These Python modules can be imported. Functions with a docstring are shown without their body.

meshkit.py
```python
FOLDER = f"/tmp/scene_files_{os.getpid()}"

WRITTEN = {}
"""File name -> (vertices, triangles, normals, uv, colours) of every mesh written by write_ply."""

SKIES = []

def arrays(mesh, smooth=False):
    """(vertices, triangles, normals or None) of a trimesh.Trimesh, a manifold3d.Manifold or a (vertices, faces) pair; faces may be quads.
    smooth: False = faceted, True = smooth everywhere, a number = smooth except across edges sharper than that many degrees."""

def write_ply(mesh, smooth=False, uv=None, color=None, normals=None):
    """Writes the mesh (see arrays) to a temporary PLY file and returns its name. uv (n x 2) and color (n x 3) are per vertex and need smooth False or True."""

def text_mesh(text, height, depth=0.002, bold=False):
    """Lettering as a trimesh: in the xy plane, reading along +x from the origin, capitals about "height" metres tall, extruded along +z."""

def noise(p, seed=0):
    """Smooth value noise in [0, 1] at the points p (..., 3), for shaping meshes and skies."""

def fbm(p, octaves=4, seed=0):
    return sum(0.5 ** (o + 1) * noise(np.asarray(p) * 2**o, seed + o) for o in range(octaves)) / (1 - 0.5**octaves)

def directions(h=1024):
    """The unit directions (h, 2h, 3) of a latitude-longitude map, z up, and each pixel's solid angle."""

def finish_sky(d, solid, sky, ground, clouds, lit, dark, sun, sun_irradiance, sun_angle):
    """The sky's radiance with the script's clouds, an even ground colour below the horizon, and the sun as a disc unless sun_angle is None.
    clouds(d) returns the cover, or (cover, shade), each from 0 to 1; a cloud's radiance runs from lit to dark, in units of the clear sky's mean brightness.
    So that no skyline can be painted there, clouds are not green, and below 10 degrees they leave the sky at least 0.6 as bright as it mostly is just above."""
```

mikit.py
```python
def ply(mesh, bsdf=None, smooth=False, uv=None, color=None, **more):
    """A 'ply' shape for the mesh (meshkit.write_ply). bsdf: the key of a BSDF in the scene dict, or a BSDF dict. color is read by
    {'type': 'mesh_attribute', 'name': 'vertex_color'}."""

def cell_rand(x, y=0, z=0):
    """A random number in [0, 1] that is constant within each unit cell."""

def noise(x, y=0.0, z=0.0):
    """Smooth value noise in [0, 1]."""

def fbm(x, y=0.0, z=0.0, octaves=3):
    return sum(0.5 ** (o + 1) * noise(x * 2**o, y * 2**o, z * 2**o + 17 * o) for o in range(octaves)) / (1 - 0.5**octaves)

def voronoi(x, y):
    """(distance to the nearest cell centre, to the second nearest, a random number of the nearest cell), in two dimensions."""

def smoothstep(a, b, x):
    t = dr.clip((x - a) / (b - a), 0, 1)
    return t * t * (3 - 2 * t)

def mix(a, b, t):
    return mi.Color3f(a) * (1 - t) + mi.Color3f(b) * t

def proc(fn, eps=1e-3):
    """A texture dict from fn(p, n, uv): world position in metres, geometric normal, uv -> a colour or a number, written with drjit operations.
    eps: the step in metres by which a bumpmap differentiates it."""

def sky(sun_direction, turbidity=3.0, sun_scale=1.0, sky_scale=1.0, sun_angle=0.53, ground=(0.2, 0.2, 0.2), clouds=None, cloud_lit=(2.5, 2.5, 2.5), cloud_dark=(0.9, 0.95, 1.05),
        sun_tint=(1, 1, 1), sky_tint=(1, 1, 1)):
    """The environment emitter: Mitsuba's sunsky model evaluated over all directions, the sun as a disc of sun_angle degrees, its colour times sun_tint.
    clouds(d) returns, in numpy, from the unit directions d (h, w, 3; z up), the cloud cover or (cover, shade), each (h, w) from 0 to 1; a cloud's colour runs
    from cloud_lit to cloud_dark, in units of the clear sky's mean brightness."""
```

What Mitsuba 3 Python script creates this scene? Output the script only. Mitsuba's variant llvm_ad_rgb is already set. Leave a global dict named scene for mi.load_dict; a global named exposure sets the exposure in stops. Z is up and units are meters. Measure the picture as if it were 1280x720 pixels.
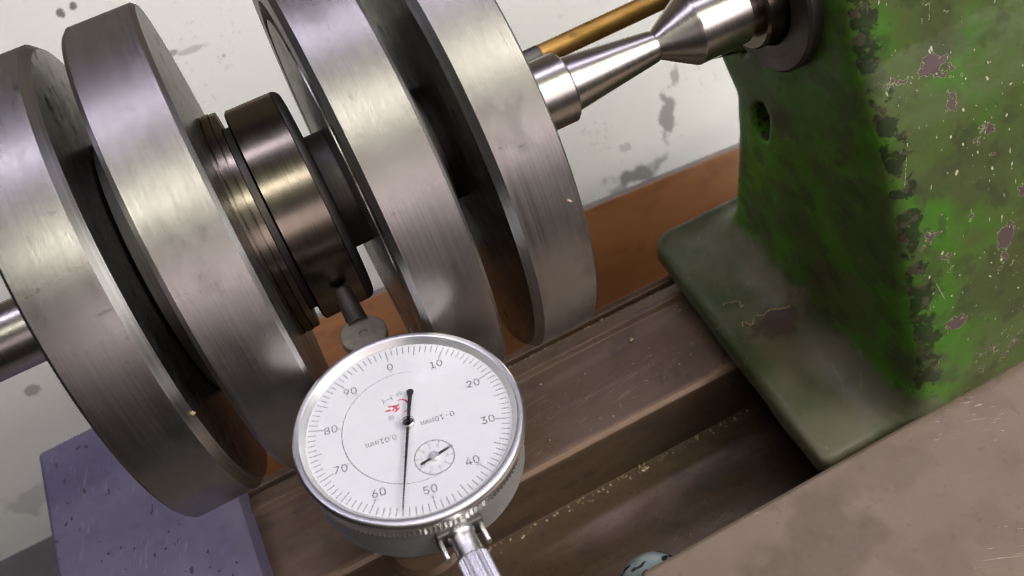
import math, random
import numpy as np
import trimesh
import drjit as dr
import mitsuba as mi
import mikit, meshkit
from mikit import noise, fbm, voronoi, smoothstep, mix, proc
from scipy.spatial import Delaunay

T = mi.ScalarTransform4f
random.seed(7)
rng = np.random.default_rng(7)
PI = math.pi
scene, labels = {}, {}

# ------------------------------------------------------------------ camera, lamps, exposure
# x runs along the lathe axis towards the tailstock, y away from the operator, z up; the axis is y = z = 0
CAM = np.array([0.0, -0.21325, 0.19201])
RIGHT = np.array([0.88594758, -0.43787302, -0.15285324])
DOWN = np.array([-0.43340716, -0.66434248, -0.60893949])
FWD = np.array([0.16509127, 0.60573615, -0.77834991])
scene['camera'] = {
    'type': 'thinlens', 'fov': 2 * math.degrees(math.atan(640 / 1150)), 'fov_axis': 'x', 'near_clip': 0.01, 'far_clip': 20.0,
    'aperture_radius': 0.0007, 'focus_distance': 0.262,
    'to_world': T().look_at(origin=CAM.tolist(), target=(CAM + FWD).tolist(), up=(-DOWN).tolist())}
exposure = 0.0


def lamp_panel(name, label, center, facing, along, width, radiance):
    """A fluorescent fitting: a steel tray and the diffuser that shines, its long side along x."""
    c, n = np.array(center, float), np.array(facing, float)
    n /= np.linalg.norm(n)
    ex = np.array([1.0, 0, 0]) - n * n[0]
    ex /= np.linalg.norm(ex)
    ey = np.cross(n, ex)
    m = np.eye(4)
    m[:3, 0], m[:3, 1], m[:3, 2], m[:3, 3] = ex * along / 2, ey * width / 2, n, c
    scene[name + '__diffuser'] = {'type': 'rectangle', 'to_world': T(m.tolist()), 'bsdf': {'type': 'ref', 'id': 'mat_white_enamel'},
                                  'emitter': {'type': 'area', 'radiance': {'type': 'rgb', 'value': radiance}}}
    box = trimesh.creation.box([along + 0.03, width + 0.03, 0.06])
    t = np.eye(4)
    t[:3, 0], t[:3, 1], t[:3, 2], t[:3, 3] = ex, ey, n, c - n * 0.033
    box.apply_transform(t)
    scene[name + '__tray'] = mikit.ply(box, 'mat_white_enamel')
    labels[name] = {'label': label, 'category': 'lamp'}


LAMPS = [
    ('ceiling_lamp', 'long warm white fluorescent lamp on the ceiling just in front of the lathe', (0.85, -0.60, 1.55), (0, 0.3, -1), 2.7, 0.17, [11.2, 10.9, 9.2]),
    ('ceiling_lamp_001', 'cool lilac white lamp high behind the lathe', (0.25, 0.53, 1.55), (0, -0.4, -1), 2.7, 0.16, [7.4, 6.9, 8.9]),
    ('wall_lamp', 'broad pinkish white lamp on the wall at the operator side', (0.85, -1.50, 0.84), (0, 1, -0.5), 2.7, 0.56, [1.75, 1.45, 1.48]),
    ('wall_lamp_001', 'bright square fill lamp added out of view at the right of the operator', (1.45, -1.05, 1.20), (-0.65, 0.5, -0.57), 1.0, 0.9, [12.0, 11.7, 11.3]),  # unseen fill light, added to brighten the splash guard
]

# ------------------------------------------------------------------ materials


def two(b):
    return {'type': 'twosided', 'bsdf': b}


def rgb(*v):
    return {'type': 'rgb', 'value': list(v)}


def steel(name, lo, hi, au, av, lines=0.0, pit=0.0, streak=(0.02, 0.00035), bump=0.0):
    """Turned steel: uv = (arc length, axial length) in metres; the tool lines run along u."""
    lo, hi = mi.Color3f(lo), mi.Color3f(hi)

    def refl(p, n, uv):
        g = 0.6 * noise(uv.x / streak[0], uv.y / streak[1], 3.0) + 0.4 * noise(uv.x / (streak[0] * 0.35), uv.y / (streak[1] * 2.3), 9.0)
        big = fbm(p.x * 90, p.y * 90, p.z * 90, 3)
        c = mix(lo, hi, dr.clip(0.5 + (g - 0.5) * lines + (big - 0.5) * 0.9, 0, 1))
        if pit > 0:
            sm = smoothstep(0.56, 0.72, fbm(p.x * 130 + 9, p.y * 70, p.z * 70 + 2, 4))
            c = c * (1 - 0.20 * sm)
            v = fbm(p.x * 700, p.y * 700, p.z * 700, 3)
            w = fbm(p.x * 120 + 5, p.y * 120, p.z * 120, 2)
            c = c * (1 - pit * smoothstep(0.70, 0.76, v) * smoothstep(0.55, 0.66, w))
        return c

    def rough(base):
        def f(p, n, uv):
            g = noise(uv.x / (streak[0] * 1.3), uv.y / (streak[1] * 1.4), 21.0)
            b = fbm(p.x * 60, p.y * 60, p.z * 60 + 7, 3)
            return base * (0.62 + 0.35 * g * (lines > 0) + 0.5 * b)
        return proc(f)

    b = {'type': 'roughconductor', 'material': 'none', 'distribution': 'ggx', 'alpha_u': rough(au), 'alpha_v': rough(av), 'specular_reflectance': proc(refl)}
    if bump:
        def h(p, n, uv):
            return noise(uv.x / streak[0], uv.y / streak[1], 3.0) * 0.6 + noise(uv.x / (streak[0] * 2.5), uv.y / (streak[1] * 2.7), 31.0) * 0.6
        b = {'type': 'bumpmap', 'arbitrary': proc(h, eps=6e-5), 'scale': bump, 'bsdf': b}
    scene[name] = two(b)


steel('mat_rim_steel', (0.34, 0.325, 0.315), (0.48, 0.465, 0.445), 0.042, 0.15, lines=0.45, pit=0.3, streak=(0.05, 0.00020), bump=1.0e-6)
steel('mat_chamfer_steel', (0.38, 0.365, 0.355), (0.54, 0.525, 0.51), 0.10, 0.16, lines=0.5)
steel('mat_ground_steel', (0.50, 0.47, 0.44), (0.62, 0.59, 0.56), 0.075, 0.13, lines=0.4, streak=(0.01, 0.0002))
steel('mat_race_steel', (0.17, 0.15, 0.12), (0.25, 0.22, 0.18), 0.055, 0.08, lines=0.3, streak=(0.02, 0.0003))
steel('mat_dark_steel', (0.10, 0.095, 0.09), (0.20, 0.19, 0.18), 0.25, 0.3, lines=0.3)
steel('mat_chrome', (0.74, 0.74, 0.74), (0.84, 0.84, 0.83), 0.10, 0.12, lines=0.2, streak=(0.01, 0.0002))


def blot(x, z, cx, cz, rx, rz, wob, tilt=0.0):
    ca, sa = math.cos(tilt), math.sin(tilt)
    dx, dz = x - cx, z - cz
    u, v = (dx * ca + dz * sa) / rx, (-dx * sa + dz * ca) / rz
    return 1 - smoothstep(0.55, 1.0, dr.sqrt(u * u + v * v) + wob)


def face_steel(p, n, uv):
    g = fbm(p.x * 300, p.y * 150, p.z * 150, 3)
    d2 = smoothstep(0.68, 0.74, fbm(p.x * 200, p.y * 260, p.z * 260 + 4, 3))
    d3 = blot(p.y * 1000, p.z * 1000, 3.0, 60.0, 5.0, 4.0, (fbm(p.y * 300, p.z * 300, 1.0, 3) - 0.5) * 1.8) * smoothstep(0.030, 0.040, -p.x)
    return mix(mix((0.33, 0.32, 0.305), (0.45, 0.44, 0.42), g), (0.06, 0.052, 0.045), dr.clip(0.6 * d2 + 0.9 * d3, 0, 1))


scene['mat_web_face'] = two({'type': 'roughconductor', 'material': 'none', 'distribution': 'ggx', 'alpha': proc(lambda p, n, uv: 0.05 + 0.09 * fbm(p.x * 200, p.y * 200, p.z * 200, 2)),
                             'specular_reflectance': proc(face_steel)})


LEAN = math.radians(40)                # the splash guard leans back


def px_wall(p):
    return p.x * 1000, ((p.y - 0.15) * math.sin(LEAN) + (p.z + 0.20) * math.cos(LEAN)) * 1000          # millimetres on the sheet


def wall_color(p, n, uv):
    x, z = px_wall(p)
    w = (fbm(x * 0.22, z * 0.22, 1.0, 3) - 0.5) * 1.1
    w2 = (fbm(x * 0.09, z * 0.09, 5.0, 3) - 0.5) * 1.6
    c = mix((0.79, 0.795, 0.75), (0.84, 0.84, 0.81), fbm(x * 0.03, z * 0.03, 2.0, 3))
    dirt = dr.maximum(blot(x, z, -66.6, 189, 2.6, 3.0, w), blot(x, z, -59.3, 189, 2.6, 2.8, w))
    dirt = dr.maximum(dirt, 0.75 * blot(x, z, -28, 149, 6.5, 2.4, w, 0.1))
    dirt = dr.maximum(dirt, 0.45 * blot(x, z, -14, 147, 10, 1.9, w, -0.05))
    dirt = dr.maximum(dirt, 0.5 * blot(x, z, -1.5, 138, 1.8, 2.0, w))
    dirt = dr.maximum(dirt, 0.75 * blot(x, z, 222, 6, 6, 17, w, -0.35))
    dirt = dr.maximum(dirt, 0.6 * blot(x, z, 236, 27, 3.5, 8, w, -0.3))
    dirt = dr.maximum(dirt, 0.35 * blot(x, z, 190, 0, 6, 4, w))
    dirt = dr.maximum(dirt, 0.85 * blot(x, z, 192, -19, 20, 8, w2, -0.05))
    dirt = dr.maximum(dirt, 0.55 * blot(x, z, 174, -22, 13, 5, w2))
    dirt = dr.maximum(dirt, 0.6 * blot(x, z, -170, 18.7, 4.5, 3.5, w))
    dirt = dr.maximum(dirt, 0.3 * blot(x, z, -198, -35, 24, 7, w2))
    speck = smoothstep(0.74, 0.80, fbm(x * 0.5, z * 0.5, 8.0, 2)) * smoothstep(0.58, 0.70, fbm(x * 0.05, z * 0.05, 3.0, 2))
    c = mix(c, (0.19, 0.18, 0.165), dr.clip(dirt, 0, 1))
    return mix(c, (0.45, 0.44, 0.40), 0.3 * speck)


scene['mat_white_sheet'] = two({'type': 'roughplastic', 'alpha': 0.35, 'diffuse_reflectance': proc(wall_color)})
scene['mat_white_enamel'] = two({'type': 'diffuse', 'reflectance': rgb(0.7, 0.7, 0.68)})


def board_color(p, n, uv):
    x, z = px_wall(p)
    y = p.y * 1000
    g = fbm(x * 0.012, z * 0.11, y * 0.1, 4)
    c = mix((0.34, 0.130, 0.036), (0.44, 0.190, 0.065), g)
    c = mix(c, (0.27, 0.095, 0.03), 0.55 * smoothstep(0.58, 0.80, fbm(x * 0.05 + 4, z * 0.09, 2.0, 3)))
    top = smoothstep(0.70, 0.75, n.y * math.sin(LEAN) + n.z * math.cos(LEAN))
    grime = mix((0.16, 0.145, 0.13), (0.27, 0.25, 0.22), fbm(x * 0.15, y * 0.15, 3.0, 3))
    return mix(c, grime, top * smoothstep(0.16, 0.34, fbm(x * 0.09, y * 0.2, 7.0, 3)))


scene['mat_rusty_board'] = two({'type': 'roughplastic', 'alpha': 0.3, 'diffuse_reflectance': proc(board_color)})


def cast_bed(p, n, uv):
    x, y, z = p.x * 1000, p.y * 1000, p.z * 1000
    g = fbm(x * 0.05, y * 0.09, z * 0.09, 4)
    c = mix((0.086, 0.054, 0.034), (0.132, 0.086, 0.056), g)
    c = mix(c, (0.19, 0.14, 0.105), 0.25 * smoothstep(0.52, 0.80, fbm(x * 0.02 + 9, y * 0.25, 4.0, 3)))
    c = mix(c, (0.045, 0.036, 0.031), 0.5 * smoothstep(0.50, 0.74, fbm(x * 0.07, y * 0.1, z * 0.1 + 3, 4)))
    worn = (1 - smoothstep(0.6, 2.6, dr.abs(y + 34.6) + 1.6 * fbm(x * 0.12, z * 0.3, 2.0, 3) - 0.8)) * smoothstep(-160.0, -156.5, z)
    c = mix(c, (0.30, 0.205, 0.135), 0.45 * worn)
    fine = smoothstep(0.70, 0.78, fbm(x * 0.9, y * 0.9, z * 0.9, 2))
    c = mix(c, (0.04, 0.035, 0.03), 0.4 * fine)
    scr = smoothstep(0.80, 0.86, noise(x * 0.10 + y * 0.35, y * 2.6 - x * 0.5, z * 2.6)) * smoothstep(0.5, 0.7, fbm(x * 0.06, y * 0.06, 11.0, 2))
    return mix(c, (0.30, 0.25, 0.20), 0.25 * scr)


def cast_rough(p, n, uv):
    return 0.22 + 0.26 * fbm(p.x * 80, p.y * 80, p.z * 80, 3)


scene['mat_bed_iron'] = two({'type': 'principled', 'base_color': proc(cast_bed), 'roughness': proc(cast_rough), 'metallic': 0.35, 'specular': 0.5})


def carriage_color(p, n, uv):
    x, y, z = p.x * 1000, p.y * 1000, p.z * 1000
    g = fbm(x * 0.03, y * 0.03, z * 0.05, 4)
    c = mix((0.178, 0.130, 0.098), (0.228, 0.172, 0.133), g)
    w = fbm(x * 0.05, y * 0.05, 1.0, 4)
    st = dr.maximum(blot(x, y, 98, -125, 30, 17, (w - 0.5) * 1.7, 0.1), 0.5 * blot(x, y, 150, -112, 17, 9, (w - 0.5) * 2.0, -0.2))
    c = mix(c, (0.110, 0.083, 0.058), st * (0.45 + 0.4 * fbm(x * 0.3, y * 0.3, 2.0, 3)))
    c = mix(c, (0.145, 0.104, 0.076), 0.5 * smoothstep(0.45, 0.75, fbm(x * 0.09 + 2.3, y * 0.09 + 4, 1.0, 4)))
    c = mix(c, (0.12, 0.09, 0.068), 0.35 * smoothstep(0.74, 0.86, fbm(x * 0.45, y * 0.45, 3.0, 2)))
    scr = smoothstep(0.90, 0.94, noise(x * 0.08 - y * 0.25, y * 2.2 + x * 0.9, 2.0)) * smoothstep(0.52, 0.66, fbm(x * 0.05 + 3, y * 0.05, 1.0, 2))
    return mix(c, (0.45, 0.40, 0.35), 0.6 * scr)


scene['mat_carriage_iron'] = two({'type': 'principled', 'base_color': proc(carriage_color), 'roughness': proc(lambda p, n, uv: 0.36 + 0.2 * fbm(p.x * 60, p.y * 60, 2.0, 3)), 'metallic': 0.2, 'specular': 0.45})


def lilac_color(p, n, uv):
    x, y, z = p.x * 1000, p.y * 1000, p.z * 1000
    g = fbm(x * 0.06, y * 0.06, z * 0.06, 4)
    c = mix((0.128, 0.116, 0.198), (0.205, 0.188, 0.300), g)
    c = mix(c, (0.11, 0.10, 0.145), 0.35 * smoothstep(0.55, 0.80, fbm(x * 0.16 + 3, y * 0.16, z * 0.2, 4)))
    c = mix(c, (0.04, 0.037, 0.05), 0.85 * smoothstep(0.755, 0.80, fbm(x * 0.42, y * 0.30, 8.0, 3)))
    scr = smoothstep(0.84, 0.90, noise(x * 1.6 - y * 0.5, y * 0.10 + x * 0.25, 5.0)) * smoothstep(0.45, 0.6, fbm(x * 0.05, y * 0.05, 4.0, 2))
    return mix(c, (0.36, 0.345, 0.43), 0.3 * scr)


scene['mat_lilac_paint'] = two({'type': 'roughplastic', 'alpha': 0.28, 'diffuse_reflectance': proc(lilac_color)})


def green_color(p, n, uv):
    x, y, z = p.x * 1000, p.y * 1000, p.z * 1000
    g = fbm(x * 0.03, y * 0.03, z * 0.03, 4)
    c = mix((0.045, 0.135, 0.012), (0.062, 0.165, 0.018), fbm(x * 0.2, y * 0.2, z * 0.2, 3))
    # olive ceiling sheen painted in beyond the corner, plus oily patches at random
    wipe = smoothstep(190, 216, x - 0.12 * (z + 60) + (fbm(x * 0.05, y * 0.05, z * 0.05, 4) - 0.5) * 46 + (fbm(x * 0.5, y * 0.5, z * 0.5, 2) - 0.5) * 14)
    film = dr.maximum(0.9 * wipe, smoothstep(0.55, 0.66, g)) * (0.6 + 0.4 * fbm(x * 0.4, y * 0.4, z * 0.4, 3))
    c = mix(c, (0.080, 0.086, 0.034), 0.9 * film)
    # the end that faces the work, left without chips and flakes
    end = 1 - smoothstep(-2, 2, x - 176.5 + (fbm(x * 0.2, y * 0.25, z * 0.25, 4) - 0.5) * 10)
    up = smoothstep(-128, -120, z + (fbm(x * 0.15, y * 0.15, 2.0, 3) - 0.5) * 12)
    # old grease in patches, all over the casting
    c = mix(c, (0.060, 0.070, 0.028), 0.75 * smoothstep(0.46, 0.62, fbm(x * 0.045, y * 0.045, z * 0.045, 4)))
    c = mix(c, (0.042, 0.050, 0.024), 0.5 * smoothstep(0.54, 0.66, fbm(x * 0.16 + 5, y * 0.12, z * 0.12, 4)))
    # black grease and bare primer in clots along the corner
    band = smoothstep(170.6, 172.6, x) * (1 - smoothstep(176.0, 186.0, x))
    clot = smoothstep(0.57, 0.64, 0.25 * band + 0.70 * fbm(x * 0.20, y * 0.24, z * 0.24, 4) + 0.08 * noise(x * 1.4, y * 1.4, z * 1.4)) * smoothstep(0.15, 0.4, band)
    ccol = mix((0.018, 0.024, 0.012), (0.060, 0.042, 0.034), smoothstep(0.56, 0.62, fbm(x * 0.3 + 2, y * 0.3, z * 0.3, 4)))
    # base: worn paint, bare patches
    basec = mix((0.085, 0.088, 0.052), (0.140, 0.130, 0.088), fbm(x * 0.05, y * 0.05, z * 0.05, 4))
    basec = mix(basec, (0.040, 0.062, 0.024), smoothstep(0.40, 0.66, fbm(x * 0.04 + 8, y * 0.04, z * 0.04, 4)) * 0.8)
    bare = blot(x, y, 158, -37, 15, 9, (fbm(x * 0.16, y * 0.16, z * 0.1, 4) - 0.5) * 1.6, -0.3)
    basec = mix(basec, (0.080, 0.056, 0.046), bare)
    low = 1 - smoothstep(180, 186, x + (fbm(x * 0.2, y * 0.2, z * 0.2, 3) - 0.5) * 14)
    c = mix(c, basec, (1 - up) * low)
    c = mix(c, ccol, 0.85 * clot * up)
    grime = dr.maximum(end, clot)
    # chips down to the purple primer with pale torn rims
    ch = fbm(x * 0.085 + 11, y * 0.085, z * 0.085 + 3, 4) + 0.10 * (noise(x * 0.9, y * 0.9, z * 0.9) - 0.5)
    chip = smoothstep(0.672, 0.680, ch)
    rim = smoothstep(0.660, 0.668, ch) - chip
    c = mix(c, (0.36, 0.34, 0.22), 0.55 * rim * (1 - grime) * up)
    c = mix(c, (0.098, 0.068, 0.066), chip * (1 - grime) * up)
    # small pale flakes and scratches
    wv = fbm(x * 0.02, y * 0.02, z * 0.02, 2) - 0.5
    h_ = z * 0.8 - y * 0.6 + 46 * wv
    f1, f2, k = voronoi(x * 0.16 - y * 0.10 + 0.05 * h_ + 6 * wv, h_ * 0.14 - 0.05 * x)
    fl = 1 - smoothstep(0.0, 0.03, f1 + 0.10 * (noise(x * 1.3, y * 1.3, z * 1.3) - 0.5) - 0.16 * (k - 0.55))
    f3, f4, k2 = voronoi(x * 0.33 - y * 0.2 + 0.1 * h_ + 7, h_ * 0.30)
    fl = dr.maximum(fl, 0.8 * (1 - smoothstep(0.0, 0.05, f3 + 0.1 * (noise(x * 2.3, y * 2.3, z * 2.3) - 0.5) - 0.22 * (k2 - 0.72))))
    c = mix(c, (0.50, 0.48, 0.34), 0.85 * fl * (1 - grime * 0.9))
    s = noise(x * 0.8 + z * 0.3, (z * 0.8 - y * 0.6) * 0.05 + x * 0.03, 4.0)
    sc = smoothstep(0.93, 0.96, s) * smoothstep(0.58, 0.66, fbm(x * 0.05, y * 0.05, z * 0.05 + 6, 2))
    return mix(c, (0.40, 0.40, 0.27), 0.6 * sc * (1 - grime) * up * smoothstep(180, 184, x))


def green_rough(p, n, uv):
    return 0.26 + 0.30 * fbm(p.x * 70, p.y * 70, p.z * 70, 3)


def green_bump(p, n, uv):
    x, y, z = p.x * 1000, p.y * 1000, p.z * 1000
    return fbm(x * 0.12, y * 0.12, z * 0.12, 3) + 0.12 * fbm(x * 0.8, y * 0.8, z * 0.8, 2)


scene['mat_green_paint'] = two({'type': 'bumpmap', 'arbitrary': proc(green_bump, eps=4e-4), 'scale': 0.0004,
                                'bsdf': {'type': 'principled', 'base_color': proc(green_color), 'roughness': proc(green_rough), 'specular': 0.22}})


def brass_color(p, n, uv):
    g = fbm(p.x * 120, p.y * 400, p.z * 400, 3)
    c = mix((0.44, 0.24, 0.06), (0.70, 0.42, 0.13), g)
    return mix(c, (0.20, 0.11, 0.04), 0.55 * smoothstep(0.66, 0.76, fbm(p.x * 300, p.y * 300, p.z * 300 + 2, 3)))


scene['mat_brass'] = two({'type': 'roughconductor', 'material': 'none', 'distribution': 'ggx', 'alpha': proc(lambda p, n, uv: 0.20 + 0.16 * fbm(p.x * 200, p.y * 200, p.z * 200, 2)), 'specular_reflectance': proc(brass_color)})
scene['mat_dial_white'] = two({'type': 'roughplastic', 'alpha': 0.2, 'diffuse_reflectance': proc(lambda p, n, uv: mix((0.74, 0.75, 0.80), (0.78, 0.79, 0.83), fbm(p.x * 300, p.y * 300, p.z * 300, 3)))})
scene['mat_ink_black'] = two({'type': 'diffuse', 'reflectance': rgb(0.035, 0.035, 0.04)})
scene['mat_ink_grey'] = two({'type': 'diffuse', 'reflectance': rgb(0.085, 0.085, 0.095)})
scene['mat_ink_pale'] = two({'type': 'diffuse', 'reflectance': rgb(0.34, 0.34, 0.38)})
scene['mat_ink_red'] = two({'type': 'diffuse', 'reflectance': rgb(0.55, 0.03, 0.05)})
scene['mat_case_aluminium'] = two({'type': 'roughconductor', 'material': 'none', 'distribution': 'ggx', 'alpha': proc(lambda p, n, uv: 0.30 + 0.08 * fbm(p.x * 900, p.y * 900, p.z * 900, 2)),
                                   'specular_reflectance': proc(lambda p, n, uv: mix((0.52, 0.53, 0.54), (0.62, 0.63, 0.63), fbm(p.x * 250, p.y * 250, p.z * 250, 3)))})
scene['mat_crystal'] = {'type': 'thindielectric', 'int_ior': 1.49}
scene['mat_swarf'] = two({'type': 'principled', 'base_color': proc(lambda p, n, uv: mix((0.30, 0.20, 0.11), (0.62, 0.52, 0.38), noise(p.x * 900, p.y * 900, p.z * 900))), 'roughness': 0.4, 'metallic': 0.5})
scene['mat_gold_swarf'] = two({'type': 'principled', 'base_color': rgb(0.46, 0.33, 0.18), 'roughness': 0.4, 'metallic': 0.7})
scene['mat_dull_iron'] = two({'type': 'principled', 'base_color': proc(lambda p, n, uv: mix((0.150, 0.128, 0.108), (0.235, 0.205, 0.180), fbm(p.x * 700, p.y * 700, p.z * 700, 3))), 'roughness': 0.5, 'metallic': 0.3})
scene['mat_black'] = two({'type': 'principled', 'base_color': rgb(0.02, 0.02, 0.02), 'roughness': 0.45, 'specular': 0.4})


def teal_color(p, n, uv):
    x, y, z = p.x * 1000, p.y * 1000, p.z * 1000
    c = mix((0.20, 0.27, 0.29), (0.36, 0.42, 0.42), fbm(x * 0.25, y * 0.25, z * 0.25, 3))
    return mix(c, (0.02, 0.022, 0.024), smoothstep(0.55, 0.585, fbm(x * 0.17 + 2, y * 0.42, z * 0.2, 3)))


scene['mat_chipped_teal'] = two({'type': 'roughplastic', 'alpha': 0.15, 'diffuse_reflectance': proc(teal_color)})
scene['mat_tray_grey'] = two({'type': 'roughplastic', 'alpha': 0.3, 'diffuse_reflectance': proc(lambda p, n, uv: mix((0.07, 0.068, 0.062), (0.16, 0.155, 0.145), fbm(p.x * 40, p.y * 40, 2.0, 4)))})
scene['mat_room_ceiling'] = two({'type': 'diffuse', 'reflectance': rgb(0.22, 0.195, 0.15)})
scene['mat_room_wall'] = two({'type': 'diffuse', 'reflectance': rgb(0.07, 0.06, 0.055)})
scene['mat_room_rear'] = two({'type': 'diffuse', 'reflectance': rgb(0.42, 0.36, 0.28)})
scene['mat_room_floor'] = two({'type': 'diffuse', 'reflectance': rgb(0.03, 0.028, 0.026)})

# ------------------------------------------------------------------ mesh helpers


def obj(key, shape):
    k, i = key, 0
    while k in scene:
        i += 1
        k = f'{key}_{i:03d}'
    scene[k] = shape
    return k


def lathe(strips, center=(0, 0), seg=256, seam=-0.9, a0=None, a1=None):
    """Surface of revolution about the x axis through (y, z) = center. strips: lists of (x, r); each strip is smooth, strips meet in sharp edges. uv in metres."""
    ang = np.linspace(seam, seam + 2 * PI, seg + 1) if a0 is None else np.linspace(a0, a1, seg + 1)
    V, F, UV, at = [], [], [], 0
    for s in strips:
        s = np.array(s, float)
        ln = np.r_[0, np.cumsum(np.hypot(*np.diff(s, axis=0).T))] + s[0, 0]
        rm = max(s[:, 1].max(), 1e-4)
        n = len(s)
        x = np.repeat(s[:, 0], seg + 1)
        r = np.repeat(s[:, 1], seg + 1)
        a = np.tile(ang, n)
        V.append(np.stack([x, center[0] + r * np.cos(a), center[1] + r * np.sin(a)], 1))
        UV.append(np.stack([a * rm, np.repeat(ln, seg + 1)], 1))
        i, j = np.meshgrid(np.arange(n - 1), np.arange(seg), indexing='ij')
        q = np.stack([i * (seg + 1) + j, (i + 1) * (seg + 1) + j, (i + 1) * (seg + 1) + j + 1, i * (seg + 1) + j + 1], -1).reshape(-1, 4) + at
        F.append(np.vstack([q[:, [0, 2, 1]], q[:, [0, 3, 2]]]))
        at += len(x)
    return np.vstack(V), np.vstack(F), np.vstack(UV)


def turned(key, strips, mat, center=(0, 0), seg=256, to=None, **kw):
    v, f, uv = lathe(strips, center, seg, **kw)
    if to is not None:
        v = to(v)
    return obj(key, mikit.ply((v, f), mat, smooth=True, uv=uv))


def rbox(x0, x1, y0, y1, z0, z1, r=0.002, n=10):
    """A box with rounded edges."""
    import manifold3d as m3
    s = m3.Manifold.sphere(r, n * 4)
    pts = [s.translate([a, b, c]) for a in (x0 + r, x1 - r) for b in (y0 + r, y1 - r) for c in (z0 + r, z1 - r)]
    h = m3.Manifold.batch_hull(pts).to_mesh()
    return trimesh.Trimesh(h.vert_properties[:, :3], h.tri_verts, process=False)


def bar_x(profile, x0, x1, r=0.0):
    """A prism along x from a polygon of (y, z) points, its corners rounded by r."""
    from shapely.geometry import Polygon
    g = Polygon(profile)
    if r:
        g = g.buffer(-r, join_style=1, quad_segs=5).buffer(r, join_style=1, quad_segs=5)
        g = g.buffer(r, join_style=1, quad_segs=5).buffer(-r, join_style=1, quad_segs=5)
    m = trimesh.creation.extrude_polygon(g, x1 - x0, engine='earcut')
    v = m.vertices
    m.vertices = np.stack([v[:, 2] + x0, v[:, 0], v[:, 1]], 1)
    return m


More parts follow.
